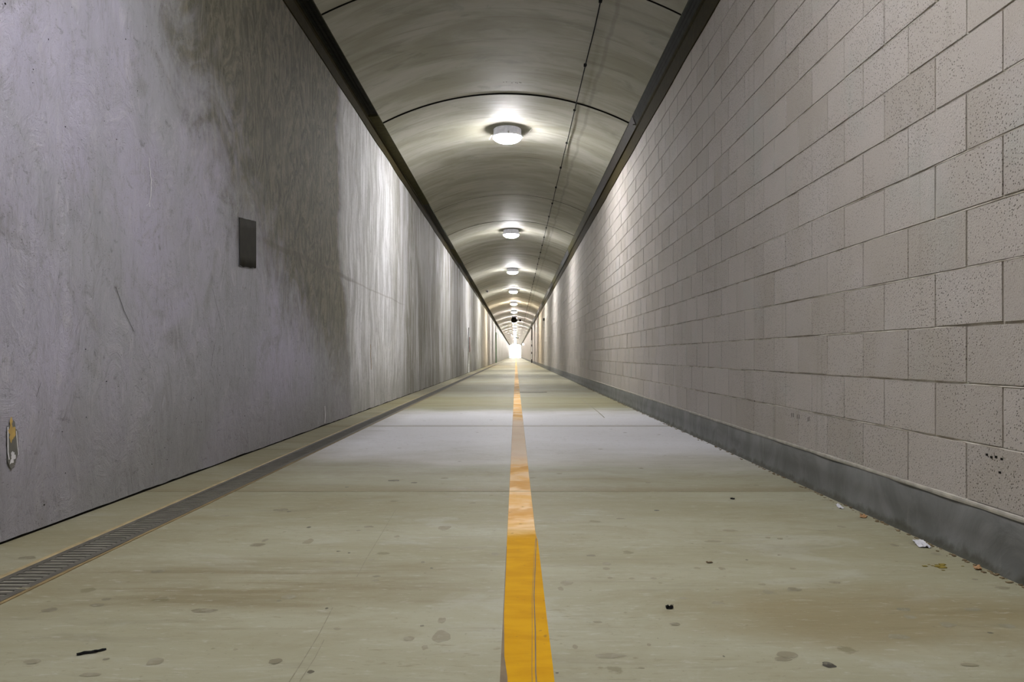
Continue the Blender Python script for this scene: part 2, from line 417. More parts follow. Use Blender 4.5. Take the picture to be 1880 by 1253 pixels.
# stains on the floor: x, y, radius across, radius along, darkness
STAINS = [(-0.691, 4.43, 0.034, 0.029, 3), (-0.567, 4.354, 0.018, 0.019, 3), (-0.91, 4.21, 0.012, 0.017, 3), (-1.08, 3.587, 0.032, 0.032, 2), (-1.032, 3.55, 0.01, 0.012, 3), (-1.285, 3.454, 0.019, 0.018, 1), (-0.967, 2.928, 0.027, 0.025, 2), (-0.963, 2.997, 0.01, 0.023, 2), (-0.791, 2.979, 0.018, 0.039, 1), (-0.854, 3.224, 0.009, 0.015, 3), (-0.643, 2.83, 0.007, 0.008, 3), (-0.599, 2.807, 0.005, 0.008, 3), (-0.609, 3.234, 0.019, 0.021, 2), (-0.637, 3.164, 0.009, 0.01, 2), (-0.465, 3.06, 0.013, 0.018, 1), (-0.293, 3.214, 0.027, 0.046, 1), (-0.502, 2.71, 0.011, 0.011, 1), (-0.448, 2.509, 0.012, 0.009, 2), (-0.441, 2.461, 0.01, 0.009, 2), (-0.281, 2.606, 0.006, 0.007, 3), (-0.319, 2.681, 0.007, 0.014, 2), (-0.667, 2.295, 0.024, 0.021, 1), (-0.685, 2.259, 0.006, 0.008, 2), (-0.866, 2.172, 0.033, 0.019, 2), (-1.013, 1.866, 0.016, 0.008, 4), (-0.957, 1.826, 0.008, 0.007, 2), (-1.3, 2.177, 0.021, 0.019, 2), (-1.19, 2.22, 0.019, 0.015, 2), (-1.192, 2.274, 0.014, 0.013, 2), (-1.175, 2.566, 0.023, 0.019, 2), (-1.712, 2.739, 0.032, 0.022, 2), (-0.611, 2.681, 0.015, 0.018, 1), (-0.188, 1.971, 0.021, 0.038, 1), (-0.198, 2.092, 0.01, 0.022, 1), (-0.268, 1.956, 0.014, 0.017, 1), (-0.246, 2.05, 0.005, 0.006, 3), (-0.221, 1.897, 0.008, 0.017, 1), (-0.462, 2.026, 0.01, 0.01, 1), (-0.558, 1.813, 0.014, 0.016, 2), (-0.46, 1.751, 0.009, 0.009, 3), (-0.946, 1.736, 0.022, 0.012, 1), (-1.121, 1.813, 0.019, 0.015, 1), (-0.836, 1.813, 0.019, 0.023, 1), (0.31, 2.66, 0.015, 0.021, 1), (0.301, 2.599, 0.012, 0.017, 1), (0.268, 2.769, 0.017, 0.015, 2), (0.158, 2.432, 0.019, 0.023, 1), (0.136, 2.375, 0.009, 0.02, 1), (0.457, 3.396, 0.019, 0.011, 2), (0.662, 2.674, 0.007, 0.011, 4), (0.686, 2.599, 0.011, 0.02, 1), (0.605, 2.606, 0.011, 0.01, 1), (0.438, 2.485, 0.009, 0.012, 1), (0.489, 2.284, 0.011, 0.01, 1), (0.431, 2.191, 0.008, 0.009, 4), (0.42, 2.062, 0.015, 0.013, 2), (0.144, 1.901, 0.007, 0.015, 1), (0.223, 1.846, 0.032, 0.016, 1), (0.579, 2.239, 0.019, 0.015, 1), (0.217, 2.079, 0.013, 0.008, 1), (0.844, 2.369, 0.021, 0.022, 2), (0.756, 2.342, 0.016, 0.022, 1), (0.643, 1.852, 0.027, 0.019, 1), (0.622, 1.826, 0.019, 0.013, 1), (0.326, 1.915, 0.005, 0.009, 1), (0.356, 1.959, 0.002, 0.004, 2), (0.49, 1.842, 0.003, 0.005, 3), (0.092, 1.745, 0.004, 0.004, 3), (0.285, 1.772, 0.007, 0.005, 2), (0.998, 2.443, 0.017, 0.015, 2), (0.764, 2.42, 0.012, 0.011, 1), (1.414, 2.919, 0.012, 0.021, 2), (1.494, 2.936, 0.014, 0.03, 1), (1.504, 2.791, 0.019, 0.023, 1), (1.453, 2.473, 0.009, 0.009, 2), (1.084, 2.182, 0.02, 0.016, 2), (1.067, 2.118, 0.016, 0.018, 1), (1.137, 2.058, 0.022, 0.021, 1), (1.29, 2.05, 0.021, 0.016, 1), (1.213, 1.998, 0.007, 0.006, 3), (1.274, 2.182, 0.023, 0.014, 1), (0.965, 1.971, 0.027, 0.019, 1), (1.039, 1.791, 0.022, 0.011, 1), (0.717, 1.791, 0.015, 0.019, 4), (1.485, 2.386, 0.02, 0.014, 1), (0.981, 3.041, 0.011, 0.014, 1), (0.867, 3.164, 0.029, 0.02, 1), (0.754, 2.979, 0.031, 0.017, 1), (1.022, 3.023, 0.011, 0.013, 2), (1.241, 3.164, 0.018, 0.015, 1), (0.936, 2.776, 0.008, 0.008, 2), (0.801, 2.71, 0.005, 0.007, 3), (0.643, 3.575, 0.012, 0.013, 4), (1.07, 3.859, 0.012, 0.015, 4), (0.369, 2.485, 0.01, 0.009, 1), (0.92, 2.599, 0.011, 0.013, 1), (0.737, 4.354, 0.018, 0.019, 1), (1.348, 3.234, 0.014, 0.021, 1), (0.3, 2.491, 0.009, 0.012, 1), (-0.53, 2.191, 0.004, 0.008, 3), (0.044, 2.776, 0.005, 0.011, 3), (0.016, 2.854, 0.01, 0.016, 2), (-0.072, 2.791, 0.014, 0.019, 1), (-1.496, 2.38, 0.02, 0.011, 2)]

# ------------------------------------------------------------------ dimensions of the tunnel
XL, XR = -1.927, 1.573          # wall faces
Y0, Y1 = -14.0, 243.0           # from behind the camera to the far mouth
SPL, SPR, ZS = -1.768, 1.505, 3.81   # springing of the vault
VC, VR = (SPL + SPR) / 2, 3.628
VZ = 4.20 - VR                  # centre height of the vault's circle
def vz(x): return VZ + math.sqrt(VR * VR - (x - VC) ** 2)
CUR = .205; CH = .2032; NC = 16
ZWR = CUR + NC * CH             # top of the block wall
ZWL = 3.66
def nz(*p): return noise.noise(Vector(p))

# ------------------------------------------------------------------ floor
JOINTS = [.36 + 3.71 * k for k in range(-4, 66)]
DR0, DR1 = -1.655, -1.466       # the drain's outer edges
m = MB()
for a, b in ((XL - .09, DR0), (DR1, XR + .03)):
    cuts = [Y0] + [j for j in JOINTS if Y0 < j < Y1] + [Y1]
    if b == DR0: cuts = sorted(cuts + [9.62, 5.9])
    for i in range(len(cuts) - 1):
        y0 = cuts[i] + .0042; y1 = cuts[i+1] - .0042
        m.face([(a, y0, 0), (b, y0, 0), (b, y1, 0), (a, y1, 0)])
        m.face([(a, y0, 0), (a, y0, -.02), (b, y0, -.02), (b, y0, 0)])
        m.face([(a, y1, 0), (b, y1, 0), (b, y1, -.02), (a, y1, -.02)])
m.face([(XL - .09, Y0, -.02), (XR + .03, Y0, -.02), (XR + .03, Y1, -.02), (XL - .09, Y1, -.02)], 2)
m.face([(XL - .09, Y0, -.12), (XR + .03, Y0, -.12), (XR + .03, Y1, -.12), (XL - .09, Y1, -.12)], 2)
for x, y, rx, ry, t in STAINS:
    seed = x * 37 + y * 11; pts = []
    for k in range(18):
        a = 2 * math.pi * k / 18
        rr = 1 + .38 * nz(math.cos(a) * 1.3 + seed, math.sin(a) * 1.3, seed * .3)
        pts.append((min(x + rx * rr * math.cos(a), XR - .004), y + ry * rr * math.sin(a), .0006))
    m.face(pts, 1, {1: .12, 2: .5, 3: .8, 4: 1.0}[t])
def scratch(pts, wd, t):
    for (xa, ya), (xb, yb) in zip(pts, pts[1:]):
        m.face([(xa - wd, ya, .0006), (xa + wd, ya, .0006), (xb + wd, yb, .0006), (xb - wd, yb, .0006)], 1, t)
scratch([(-.553, 3.62), (-.537, 3.2), (-.521, 2.72), (-.509, 2.50)], .0010, .45)
scratch([(-.515, 2.20), (-.500, 1.98), (-.494, 1.80), (-.49, 1.6)], .0012, .4)
scratch([(-.478, 1.95), (-.471, 1.83), (-.47, 1.7)], .0010, .3)
scratch([(1.06, 12.6), (1.05, 11.0), (1.03, 9.7), (1.01, 8.9)], .006, .35)
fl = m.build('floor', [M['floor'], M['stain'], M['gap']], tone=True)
tag(fl, kind='structure')

# ------------------------------------------------------------------ drain
L_ = 'narrow trench drain with a slotted metal grate along the left side of the floor'
dr = tag(empty('trench_drain', (DR0, 0, 0)), L_, 'drain')
def part(mb, name, mats, parent, org, **k):
    mb.v = [(p[0]-org[0], p[1]-org[1], p[2]-org[2]) for p in mb.v]
    return mb.build(name, mats, parent, **k)
DO = (DR0, 0, 0)
m = MB(); rows = []
y = Y0
while y < 40:
    rows.append([(DR0, y, -.005), (DR0, y, .0025), (DR0 + .013 + .003 * nz(y * 2, 3, 0), y, .003), (DR0 + .019, y, -.004)]); y += .08
rows.append([(DR0, Y1, -.005), (DR0, Y1, .0025), (DR0 + .014, Y1, .003), (DR0 + .019, Y1, -.004)])
m.grid(rows); part(m, 'edge_rail', M['frame'], dr, DO)
m = MB(); rows = []
y = Y0
while y < 40:
    rows.append([(DR1 - .018, y, -.004), (DR1 - .012 + .004 * nz(y * 3, 7, 0), y, .003), (DR1 + .002 * nz(y * 5, 1, 0), y, .0025), (DR1, y, -.005)]); y += .08
rows.append([(DR1 - .018, Y1, -.004), (DR1 - .012, Y1, .003), (DR1, Y1, .0025), (DR1, Y1, -.005)])
m.grid(rows); part(m, 'edge_rail', M['frame2'], dr, DO)
m = MB(); m.face([(DR0, Y0, -.06), (DR1, Y0, -.06), (DR1, Y1, -.06), (DR0, Y1, -.06)])
m.face([(DR0 + .001, Y0, -.06), (DR0 + .001, Y1, -.06), (DR0 + .001, Y1, 0), (DR0 + .001, Y0, 0)])
m.face([(DR1 - .001, Y0, -.06), (DR1 - .001, Y0, 0), (DR1 - .001, Y1, 0), (DR1 - .001, Y1, -.06)])
part(m, 'channel', M['gap'], dr, DO)
GA, GB = DR0 + .018, DR1 - .020
def grate_bars(m, y0, ln, full=True):
    m.box(GA, GB, y0 + .0006, y0 + ln - .0006, -.012, -.0035, 0)
    z = .0005
    m.box(GA, GA + .022, y0 + .0006, y0 + ln - .0006, -.0035, z, 0)
    m.box(GB - .026, GB, y0 + .0006, y0 + ln - .0006, -.0035, z, 0)
    p = ln / 28; k = 28
    for i in range(k):
        yy = y0 + i * p + .003
        m.box(GA + .022, GB - .026, yy, yy + .019, -.0035, z, 0)
        m.box(GA + .024, GB - .028, yy + .020, yy + .034, -.0034, -.0012, 1)
for k in range(-1, 60):
    m = MB(); grate_bars(m, k * 1.0, 1.0)
    part(m, 'grate', [M['grate'], M['slot']], dr, DO)
m = MB()
for k in range(60, 243): m.box(GA, GB, k + .003, k + .997, -.008, .0005, 0)
tag(part(m, 'grate', M['grate'], dr, DO), kind='stuff')

# small cross grate set in the floor right of the line
cg = tag(empty('floor_grate', (.335, 14.98, 0)), 'short slotted floor grate set crosswise in the floor just right of the painted line', 'grate')
m = MB(); m.box(-.26, .26, -.05, .05, .0008, .004, 0); m.build('frame', M['grate'], cg)
m = MB()
for k in range(17): m.box(-.245 + k * .03, -.232 + k * .03, -.035, .035, .004, .006, 0)
m.build('slots', M['gap'], cg)

# ------------------------------------------------------------------ painted line
m = MB(); A0, A1 = -.0345, .081
y = Y0; ys = []
while y < 12: ys.append(y); y += .05
while y < 60: ys.append(y); y += .5
while y < Y1 + 20: ys.append(y); y += 4
rows = []
for y in ys:
    if y < 3.05: e = .003
    else: e = -.003 * min(1, (y - 3.05) * 3)
    l = A0 + .0008 * nz(y * 4, 0, 0); r_ = A1 + e + .0010 * nz(y * 3, 9, 0)
    rows.append([(l, y, 0.0004), (l, y, .0016), (r_, y, .0016), (r_, y, .0004)])
m.grid(rows, 0)
def strip(pts, wd, mi):
    for (xa, ya), (xb, yb) in zip(pts, pts[1:]):
        m.face([(xa - wd, ya, .0021), (xa + wd, ya, .0021), (xb + wd, yb, .0021), (xb - wd, yb, .0021)], mi)
strip([(.0445, 1.55), (.0445, 1.75), (.0500, 2.0), (.0535, 2.3), (.0625, 2.55), (.071, 2.8), (.0795, 3.02)], .0016, 2)
strip([(.0345, 1.55), (.0360, 1.75), (.0420, 2.0), (.0480, 2.3), (.0590, 2.6), (.070, 2.9), (.078, 3.05)], .0006, 2)
strip([(-.0335, 1.4), (-.0335, 1.8), (-.0337, 2.3), (-.034, 2.9)], .0012, 2)
m.face([(-.0325, 1.45, .002), (-.012, 1.45, .002), (-.0185, 1.72, .002), (-.027, 1.84, .002), (-.0325, 2.15, .002)], 2)
strip([(-.0340, 2.9), (-.0340, 12)], .0007, 1)
strip([(.0785, 3.05), (.0780, 12)], .0007, 1)
for j in JOINTS[4:8]:
    m.face([(A0, j - .006, .0022), (A1 - .003, j - .006, .0022), (A1 - .003, j + .006, .0022), (A0, j + .006, .0022)], 1)
M['ochre'] = plain('ochre_paint_in_joint', (.33, .20, .03), .6)
M['smear'] = plain('brown_tyre_smear', (.17, .12, .06), .7)
o = m.build('painted_line', [M['paint'], M['ochre'], M['smear']])
tag(o, 'long yellow painted centre line running down the floor', 'road marking')

# ------------------------------------------------------------------ left wall
m = MB(); ys = []
y = Y0
while y < 20: ys.append(y); y += .05
while y < 60: ys.append(y); y += .25
while y < Y1: ys.append(y); y += 1.5
ys.append(Y1)
zs = [0, .05, .2, .5, .9, 1.3, 1.7, 2.1, 2.5, 2.9, 3.3, ZWL]
rows = []
for y in ys:
    gap = .0115 + .008 * nz(y * 2.1, 0, 0) + .004 * nz(y * 9, 5, 0)
    row = []
    for z in zs:
        u = .006 * nz(y * .55, z * .55, 2) + .002 * nz(y * 1.9, z * 1.9, 7)
        row.append((XL + u, y, z if z > 0 else max(gap, .003)))
    rows.append(row)
m.grid(rows, 0)
m.face([(XL - .006, Y0, -.01), (XL - .006, Y1, -.01), (XL - .006, Y1, .12), (XL - .006, Y0, .12)], 1)
m.face([(XL - .10, Y0, 0), (XL - .10, Y0, 4.6), (XL - .10, Y1, 4.6), (XL - .10, Y1, 0)], 1)
def blob(cy, cz, ry, rz, mi, off=.007, seed=0, nn=18, rag=.5):
    pts = []
    for k in range(nn):
        a = 2 * math.pi * k / nn
        q = 1 + rag * nz(math.cos(a) * 2 + seed, math.sin(a) * 2, seed * .7)
        pts.append((XL + off, cy + ry * q * math.cos(a), cz + rz * q * math.sin(a)))
    m.face(pts, mi)
def runs(pts, wd, mi, off=.0072):
    for (ya, za), (yb, zb) in zip(pts, pts[1:]):
        m.face([(XL + off, ya - wd, za), (XL + off, ya + wd, za), (XL + off, yb + wd, zb), (XL + off, yb - wd, zb)], mi)
runs([(4.095, 1.746), (4.097, 1.703), (4.109, 1.669), (4.104, 1.655), (4.121, 1.638), (4.113, 1.61), (4.115, 1.593), (4.112, 1.55), (4.097, 1.512), (4.10, 1.49)], .0035, 2)
runs([(4.12, 1.64), (4.15, 1.63), (4.177, 1.607)], .0018, 2)
runs([(4.10, 1.512), (4.125, 1.51), (4.15, 1.487)], .0018, 2)
runs([(4.10, 1.512), (4.08, 1.50), (4.061, 1.488)], .0018, 2)
runs([(2.955, .44), (2.955, .345), (2.962, .315)], .0035, 2)
runs([(3.005, .42), (3.012, .36), (3.018, .325)], .0022, 2)
blob(2.978, .415, .018, .030, 3, .0074, 3, 22, .9)
blob(2.972, .458, .007, .022, 3, .0076, 9, 16, .9)
blob(2.983, .322, .018, .020, 2, .0070, 5, 20, .8)
blob(2.985, .375, .034, .080, 6, .0062, 6, 26, .5)
runs([(10.32, .86), (10.36, .80), (10.34, .70), (10.40, .60), (10.38, .52)], .012, 5)
runs([(7.86, .20), (7.88, .12), (7.86, .03)], .012, 2)
for y, z0, z1, wd in ((14.1, .03, 1.1, .014), (17.0, .1, .9, .012), (16.1, 2.3, 3.3, .012), (19.0, .1, 1.3, .016), (22.6, .05, 1.9, .02), (26.5, .1, 2.6, .03), (12.1, 1.9, 3.2, .008)):
    runs([(y, z0), (y + .02, (z0 + z1) / 2), (y, z1)], wd * .6, 2)
rnd = random.Random(5)
for k in range(90):
    y = rnd.uniform(2.7, 6.5); z = rnd.choice([rnd.uniform(.1, .75), rnd.uniform(1.6, 2.9)])
    blob(y, z, rnd.uniform(.0015, .006), rnd.uniform(.001, .004), 1, .0078, k, 9, .6)
runs([(3.16, .60), (3.13, .545)], .001, 4); runs([(3.75, 1.04), (3.83, .93), (3.93, .83)], .0025, 4)
runs([(4.95, 1.13), (5.1, .90)], .0015, 4); runs([(4.98, .78), (4.92, .64)], .0015, 4)
o = m.build('wall_left', [M['plaster'], M['gap'], M['chalk'], M['foam'], M['patch'], M['rust'], M['damp']], smooth=True)
tag(o, kind='structure')

# dark square of filler on the left wall
rows = []
m = MB(); nn = 14; fr = []; bk = []
for i in range(nn + 1):
    t = i / nn; yy = 5.425 + .345 * t
    z0 = 1.335 + .020 * t + .010 * nz(t * 5, 1, 4); z1 = 1.668 + .032 * t + .004 * nz(t * 9, 8, 2)
    rows.append([(XL - .004, yy, z0 - .003), (XL + .010, yy, z0)] + [(XL + .011 + .002 * nz(t * 4, q, 1), yy, z0 + (z1 - z0) * q / 5) for q in range(1, 5)] + [(XL + .010, yy, z1), (XL - .004, yy, z1 + .003)])
m.grid(rows)
o = m.build('wall_patch', M['patch'], smooth=True)
tag(o, 'dark brown square of filler on the grey plaster of the left wall', 'wall patch')

# ------------------------------------------------------------------ block wall on the right
m = MB(); rnd = random.Random(11)
CJ = 5.165; BW = .4064; G = .0046; F = XR
m.face([(F + .0050, Y0, 0), (F + .0050, Y0, ZWR), (F + .0050, Y1, ZWR), (F + .0050, Y1, 0)], 1)
m.face([(F + .10, Y0, 0), (F + .10, Y1, 0), (F + .10, Y1, 4.6), (F + .10, Y0, 4.6)], 1)
for j in range(NC):
    z0 = CUR + j * CH; z1 = z0 + CH
    st = CJ if j % 2 == 0 else CJ + BW / 2
    k0 = int((Y0 - st) / BW) - 1; k1 = int((Y1 - st) / BW) + 1
    eds = [st + k * BW for k in range(k0, k1 + 1)]
    if j % 2: eds = sorted(eds + [CJ])
    eds = [e for e in eds if Y0 <= e <= Y1]
    for a, b in zip(eds, eds[1:]):
        g = G * rnd.uniform(.8, 1.2); ga = .0022 if abs(a - CJ) < 1e-6 else g; gb = .0022 if abs(b - CJ) < 1e-6 else g
        dx = rnd.uniform(-.0011, .0011); t = rnd.random()
        wob = (.0018 if b < 20 else 0)
        zz0 = z0 + G * rnd.uniform(.7, 1.25); zz1 = z1 - G * rnd.uniform(.7, 1.3)
        f = [(F + dx + rnd.uniform(-.0006, .0006), yy, z) for yy, z in ((a + ga, zz0 + rnd.uniform(-wob, wob)), (b - gb, zz0 + rnd.uniform(-wob, wob)), (b - gb, zz1 + rnd.uniform(-wob, wob)), (a + ga, zz1 + rnd.uniform(-wob, wob)))]
        m.face([f[0], f[3], f[2], f[1]], 0, t)
        if a < 70:
            for p, q in ((0, 1), (1, 2), (2, 3), (3, 0)):
                m.face([f[p], f[q], (F + .0052, f[q][1], f[q][2]), (F + .0052, f[p][1], f[p][2])], 0, t)
m.box(F + .003, F + .0048, CJ - .003, CJ + .003, CUR, ZWR, 2)
# rounded mortar smeared proud of some bed joints near the camera
def bead(z, y0, y1, w_, pr, mi=1, st=.04):
    rows = []; y = y0
    while y < y1:
        e = min(1, (y - y0) * 6, (y1 - y) * 6)
        zc = z - .0012 + .0016 * nz(y * 2.2, z * 9, 0); ww = w_ * (1 + .35 * nz(y * 3.7, z * 5, 4))
        p = F + .0048 - (.0046 + pr * (1 + .6 * nz(y * 5, z * 3, 8))) * e
        rows.append([(F + .0056, y, zc + ww), (p + .001, y, zc + ww * .6), (p, y, zc), (p + .001, y, zc - ww * .6), (F + .0056, y, zc - ww)])
        y += st
    m.grid(rows, mi)
for j in range(1, NC):
    z = CUR + j * CH - .0012
    y = -2 + rnd.random()
    while y < 9:
        ln = rnd.uniform(.8, 3.2)
        if rnd.random() < .75: bead(z, y, y + ln, .0034, .0004)
        y += ln + rnd.uniform(.1, .6)
bead(CUR - .004, Y0, 30, .0115, .0065, 3, .05)
# small smudged marks on one block
for y, z in ((4.45, .37), (4.42, .372), (4.36, .368), (4.33, .37), (4.20, .366), (4.18, .37)):
    m.face([(F - .0022, y, z - .012), (F - .0022, y, z + .012), (F - .0022, y + .006, z + .012), (F - .0022, y + .006, z - .012)], 2)
for y, z in ((2.52, .375), (2.55, .378), (2.575, .374), (2.60, .379), (2.53, .33)):
    m.face([(F - .0022, y, z - .004), (F - .0022, y, z + .004), (F - .0022, y + .014, z + .003), (F - .0022, y + .014, z - .004)], 2)
M['bed'] = plain('thick_bed_mortar', (.42, .40, .35), .85, 0, .2)
o = m.build('wall_right', [M['block'], M['mortar'], M['gap'], M['bed']], tone=True)
tag(o, kind='structure')

m = MB(); rows = []
for y in ys:
    u = .0020 * nz(y * .9, 3, 1)
    rows.append([(F + .002, y, CUR - .006), (F - .002 + u, y, CUR - .012), (F - .001 + u, y, .10), (F - .002 + u, y, .018), (F - .010 - .004 * abs(nz(y * 7, 2, 2)), y, .0)])
m.grid(rows)
tag(m.build('baseboard_right', M['curb'], smooth=True), kind='structure')

# crumbs and damp silt lying in the corner under the block wall
m = MB(); rnd = random.Random(3)
for k in range(500):
    y = 1.6 + 18 * rnd.random() ** 1.7; s_ = rnd.uniform(.001, .0045) * (1 + y * .08)
    x = F - .014 - abs(rnd.gauss(0, .012)); pts = []
    m.box(x - s_, x + s_, y - s_ * rnd.uniform(.8, 2.4), y + s_, 0, s_ * rnd.uniform(.3, .8))
tag(m.build('grit', M['smear']), 'fine dark grit gathered along the foot of the block wall', 'grit', kind='stuff')

# ------------------------------------------------------------------ vault
PJ = [10.39 + 3.28 * k for k in range(-8, 71)]
cuts = [Y0] + [p for p in PJ if Y0 < p < Y1] + [Y1]
rnd = random.Random(2); m = MB()
NA = 40
aL = math.asin((SPL - VC) / VR); aR = math.asin((SPR - VC) / VR)
def vault_rows(y0, y1, dr_, nseg=4):
    rows = []
    for i in range(nseg + 1):
        y = y0 + (y1 - y0) * i / nseg; row = []
        for k in range(NA + 1):
            a = aL + (aR - aL) * k / NA
            r_ = VR + dr_ + (.004 * nz(y * .8, a * 4, 3) if nseg > 1 else 0)
            row.append((VC + r_ * math.sin(a), y, VZ + r_ * math.cos(a)))
        rows.append(row)
    return rows
for i, (a, b) in enumerate(zip(cuts, cuts[1:])):
    g = .013; d = rnd.uniform(-.004, .004)
    if abs(a - 10.39) < .01: d = -.014
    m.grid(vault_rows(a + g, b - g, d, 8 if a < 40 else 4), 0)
    for yy in (a + g, b - g):
        m.grid([vault_rows(yy, yy, d, 1)[0], vault_rows(yy, yy, .05, 1)[0]], 1)
m.grid([vault_rows(Y0, Y0, .05, 1)[0], vault_rows(Y1, Y1, .05, 1)[0]], 1)
m.face([(XL - .15, Y0, 4.6), (XR + .15, Y0, 4.6), (XR + .15, Y1, 4.6), (XL - .15, Y1, 4.6)], 1)
# edges of the precast shells
m.box(SPL - .012, SPL, Y0, Y1, ZS - .004, ZS + .06, 2)
m.box(SPR, SPR + .012, Y0, Y1, ZS - .004, ZS + .06, 2)
# old drill holes near the crown
for x, dy in ((-.12, 0), (-.155, .01), (.0, .02), (.05, .0), (.065, .015), (.02, .03), (-.05, .03)):
    z = vz(x) - .006; yy = 9.95 + dy
    m.face([(x - .006, yy - .01, z), (x + .006, yy - .01, z), (x + .006, yy + .01, z), (x - .006, yy + .01, z)], 1)
M['shelledge'] = plain('shell_edge', (.035, .032, .018), .9, 0, .1)
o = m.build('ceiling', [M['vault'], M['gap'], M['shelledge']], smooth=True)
tag(o, kind='structure')

# ------------------------------------------------------------------ steel coves between walls and vault
def cove(side):
    m = MB(); rnd = random.Random(4 + side)
    if side < 0: X, zt, xs, zi = XL, ZWL, SPL, 3.805
    else: X, zt, xs, zi = XR, ZWR, SPR, 3.68
    s_ = side
    # beam face over the wall, with a thin proud lower flange
    def q(y0, y1, p0, p1, mi): m.face([(p0[0], y0, p0[1]), (p1[0], y0, p1[1]), (p1[0], y1, p1[1]), (p0[0], y1, p0[1])] , mi)
    rows = []
    for y in ys:
        zb = zt - .012 + .010 * nz(y * .9, 4, side)
        rows.append([(X + s_ * .03, y, zb), (X - s_ * .012, y, zb), (X - s_ * .014, y, zt + .05), (X - s_ * .006, y, zt + .055), (X - s_ * .006, y, zi - .03), (X - s_ * .022, y, zi - .02), (X - s_ * .022, y, zi)])
    m.grid(rows, 0)
    # cover plates beyond the mesh grille
    y = 10.1; i = 0
    for ln in [5.9, 6.8, 3.3, 6.6, 9.8, 3.3] + [rnd.choice([3.28, 6.56, 9.84]) for _ in range(60)]:
        if y > Y1: break
        e = min(y + ln, Y1); mi = (1 if side < 0 else 2) if i % 2 == 0 else 2
        if side > 0 and i % 2 == 1: mi = 1
        dz = -.012 if i % 2 == 0 else 0
        q(y, e - .01, (X - s_ * .02, zi + dz), (xs, ZS + dz * .3), mi)
        q(y, e - .01, (X - s_ * .03, zi + dz - .016), (X - s_ * .03, zi + dz), mi)
        m.face([(X - s_ * .02, y, zi + dz), (xs, y, ZS + dz * .3), (xs, y, ZS + .08), (X - s_ * .02, y, zi + .08)], mi)
        y = e; i += 1
    q(Y0, Y1, (X, zi + .2), (xs, ZS + .2), 3)
    q(Y0, Y1, (xs, ZS + .2), (xs, ZS + .02), 3)
    q(Y0, Y1, (X + s_ * .01, zi - .02), (X + s_ * .01, zi + .3), 3)
    o = m.build('trim_1' if side < 0 else 'trim_2', [M['brown'], M['olive'], M['darkmetal'], M['gap']])
    tag(o, kind='structure')
    # woven mesh grille over the opening near the camera
    g = MB(); y0, y1 = -3.0, 10.05; p = .030; k = int((y1 - y0) / p)
    P = Vector((X - s_ * .022, 0, zi)); Q = Vector((xs, 0, ZS - .002)); d = (Q - P)
    nn = Vector((-d.z, 0, d.x)).normalized() * .003
    for i in range(k):
        yy = y0 + i * p
        for sl in (.05, -.05):
            a = P + Vector((0, yy, 0)); b = Q + Vector((0, yy + sl, 0)); w_ = Vector((0, .0055, 0))
            g.face([a - w_, a + w_, b + w_, b - w_], 0)
            g.face([a - w_ + nn, b - w_ + nn, b + w_ + nn, a + w_ + nn], 0)
    for i in range(9):
        t = i / 8; c = P + d * t; e = d.normalized() * .0012
        g.face([(c.x - e.x, y0, c.z - e.z), (c.x + e.x, y0, c.z + e.z), (c.x + e.x, y1, c.z + e.z), (c.x - e.x, y1, c.z - e.z)], 0)
    e = d.normalized() * .010
    go = g.build('ventilation_grille', M['mesh'])
    f = MB()
    f.box(min(Q.x, Q.x - e.x), max(Q.x, Q.x - e.x), y0, y1, Q.z - .006, Q.z, 0)
    f.box(min(P.x, P.x + e.x), max(P.x, P.x + e.x), y0, y1, P.z - .004, P.z + .004, 0)
    f.box(min(P.x, Q.x), max(P.x, Q.x), y1 - .012, y1, P.z - .006, P.z + .002, 0)
    f.build('frame', M['meshlit'], go)
    tag(go, 'black woven mesh grille above the %s' % ('plaster wall on the left' if side < 0 else 'block wall on the right'), 'grille')
cove(-1); cove(1)

# unseen end wall, added behind the camera for bounced light
m = MB(); m.face([(XL - .1, Y0, 0), (XR + .1, Y0, 0), (XR + .1, Y0, 4.6), (XL - .1, Y0, 4.6)])
tag(m.build('wall_back_bounce', M['curb']), kind='structure')
# paving outside the far mouth
m = MB(); m.box(-60, 60, Y1, Y1 + 260, -.3, -.01)
tag(m.build('ground', M['ground']), kind='structure')
m = MB(); m.box(-14, XL - .02, Y1 + .01, Y1 + .5, -.05, 6); m.box(XR + .02, 14, Y1 + .01, Y1 + .5, -.05, 6); m.box(XL - .02, XR + .02, Y1 + .01, Y1 + .5, 4.25, 6)
tag(m.build('wall_portal', M['ground']), kind='structure')

# ------------------------------------------------------------------ ceiling lamps
LX = -.13; LZ = vz(LX)
def make_lamp(y, lensmat):
    root = empty('ceiling_light', (LX, y, LZ + .004))
    m = MB(); m.lathe([(.0, -.012), (.235, -.012), (.240, -.004), (.240, .03)], 44); m.build('mounting_plate', M['darkmetal'], root, smooth=True)
    m = MB(); m.lathe([(.205, -.010), (.212, -.03), (.214, -.110), (.226, -.118), (.232, -.128), (.230, -.142), (.216, -.146), (.205, -.142)], 44)
    m.build('housing', M['rim'], root, smooth=True)
    m = MB(); prof = [(.218 * math.cos(R(t)), -.140 - .092 * math.sin(R(t))) for t in range(0, 91, 9)]
    m.lathe(prof, 40); m.build('lens', lensmat, root, smooth=True)
    for a in range(3):
        m = MB(); t = R(35 + 120 * a); m.box(.228*math.cos(t) - .010, .228*math.cos(t) + .010, .228*math.sin(t) - .010, .228*math.sin(t) + .010, -.150, -.108); m.build('clip', M['housing'], root)
    return root
def copy_tree(o, parent=None):
    c = o.copy(); COL.objects.link(c)
    if parent: c.parent = parent
    for ch in list(o.children): copy_tree(ch, c)
    return c
COOL = (1.0, .985, 1.0); NEU = (1.0, .985, .93); WARM = (1.0, .86, .66); PINK = (1.0, .93, .88)
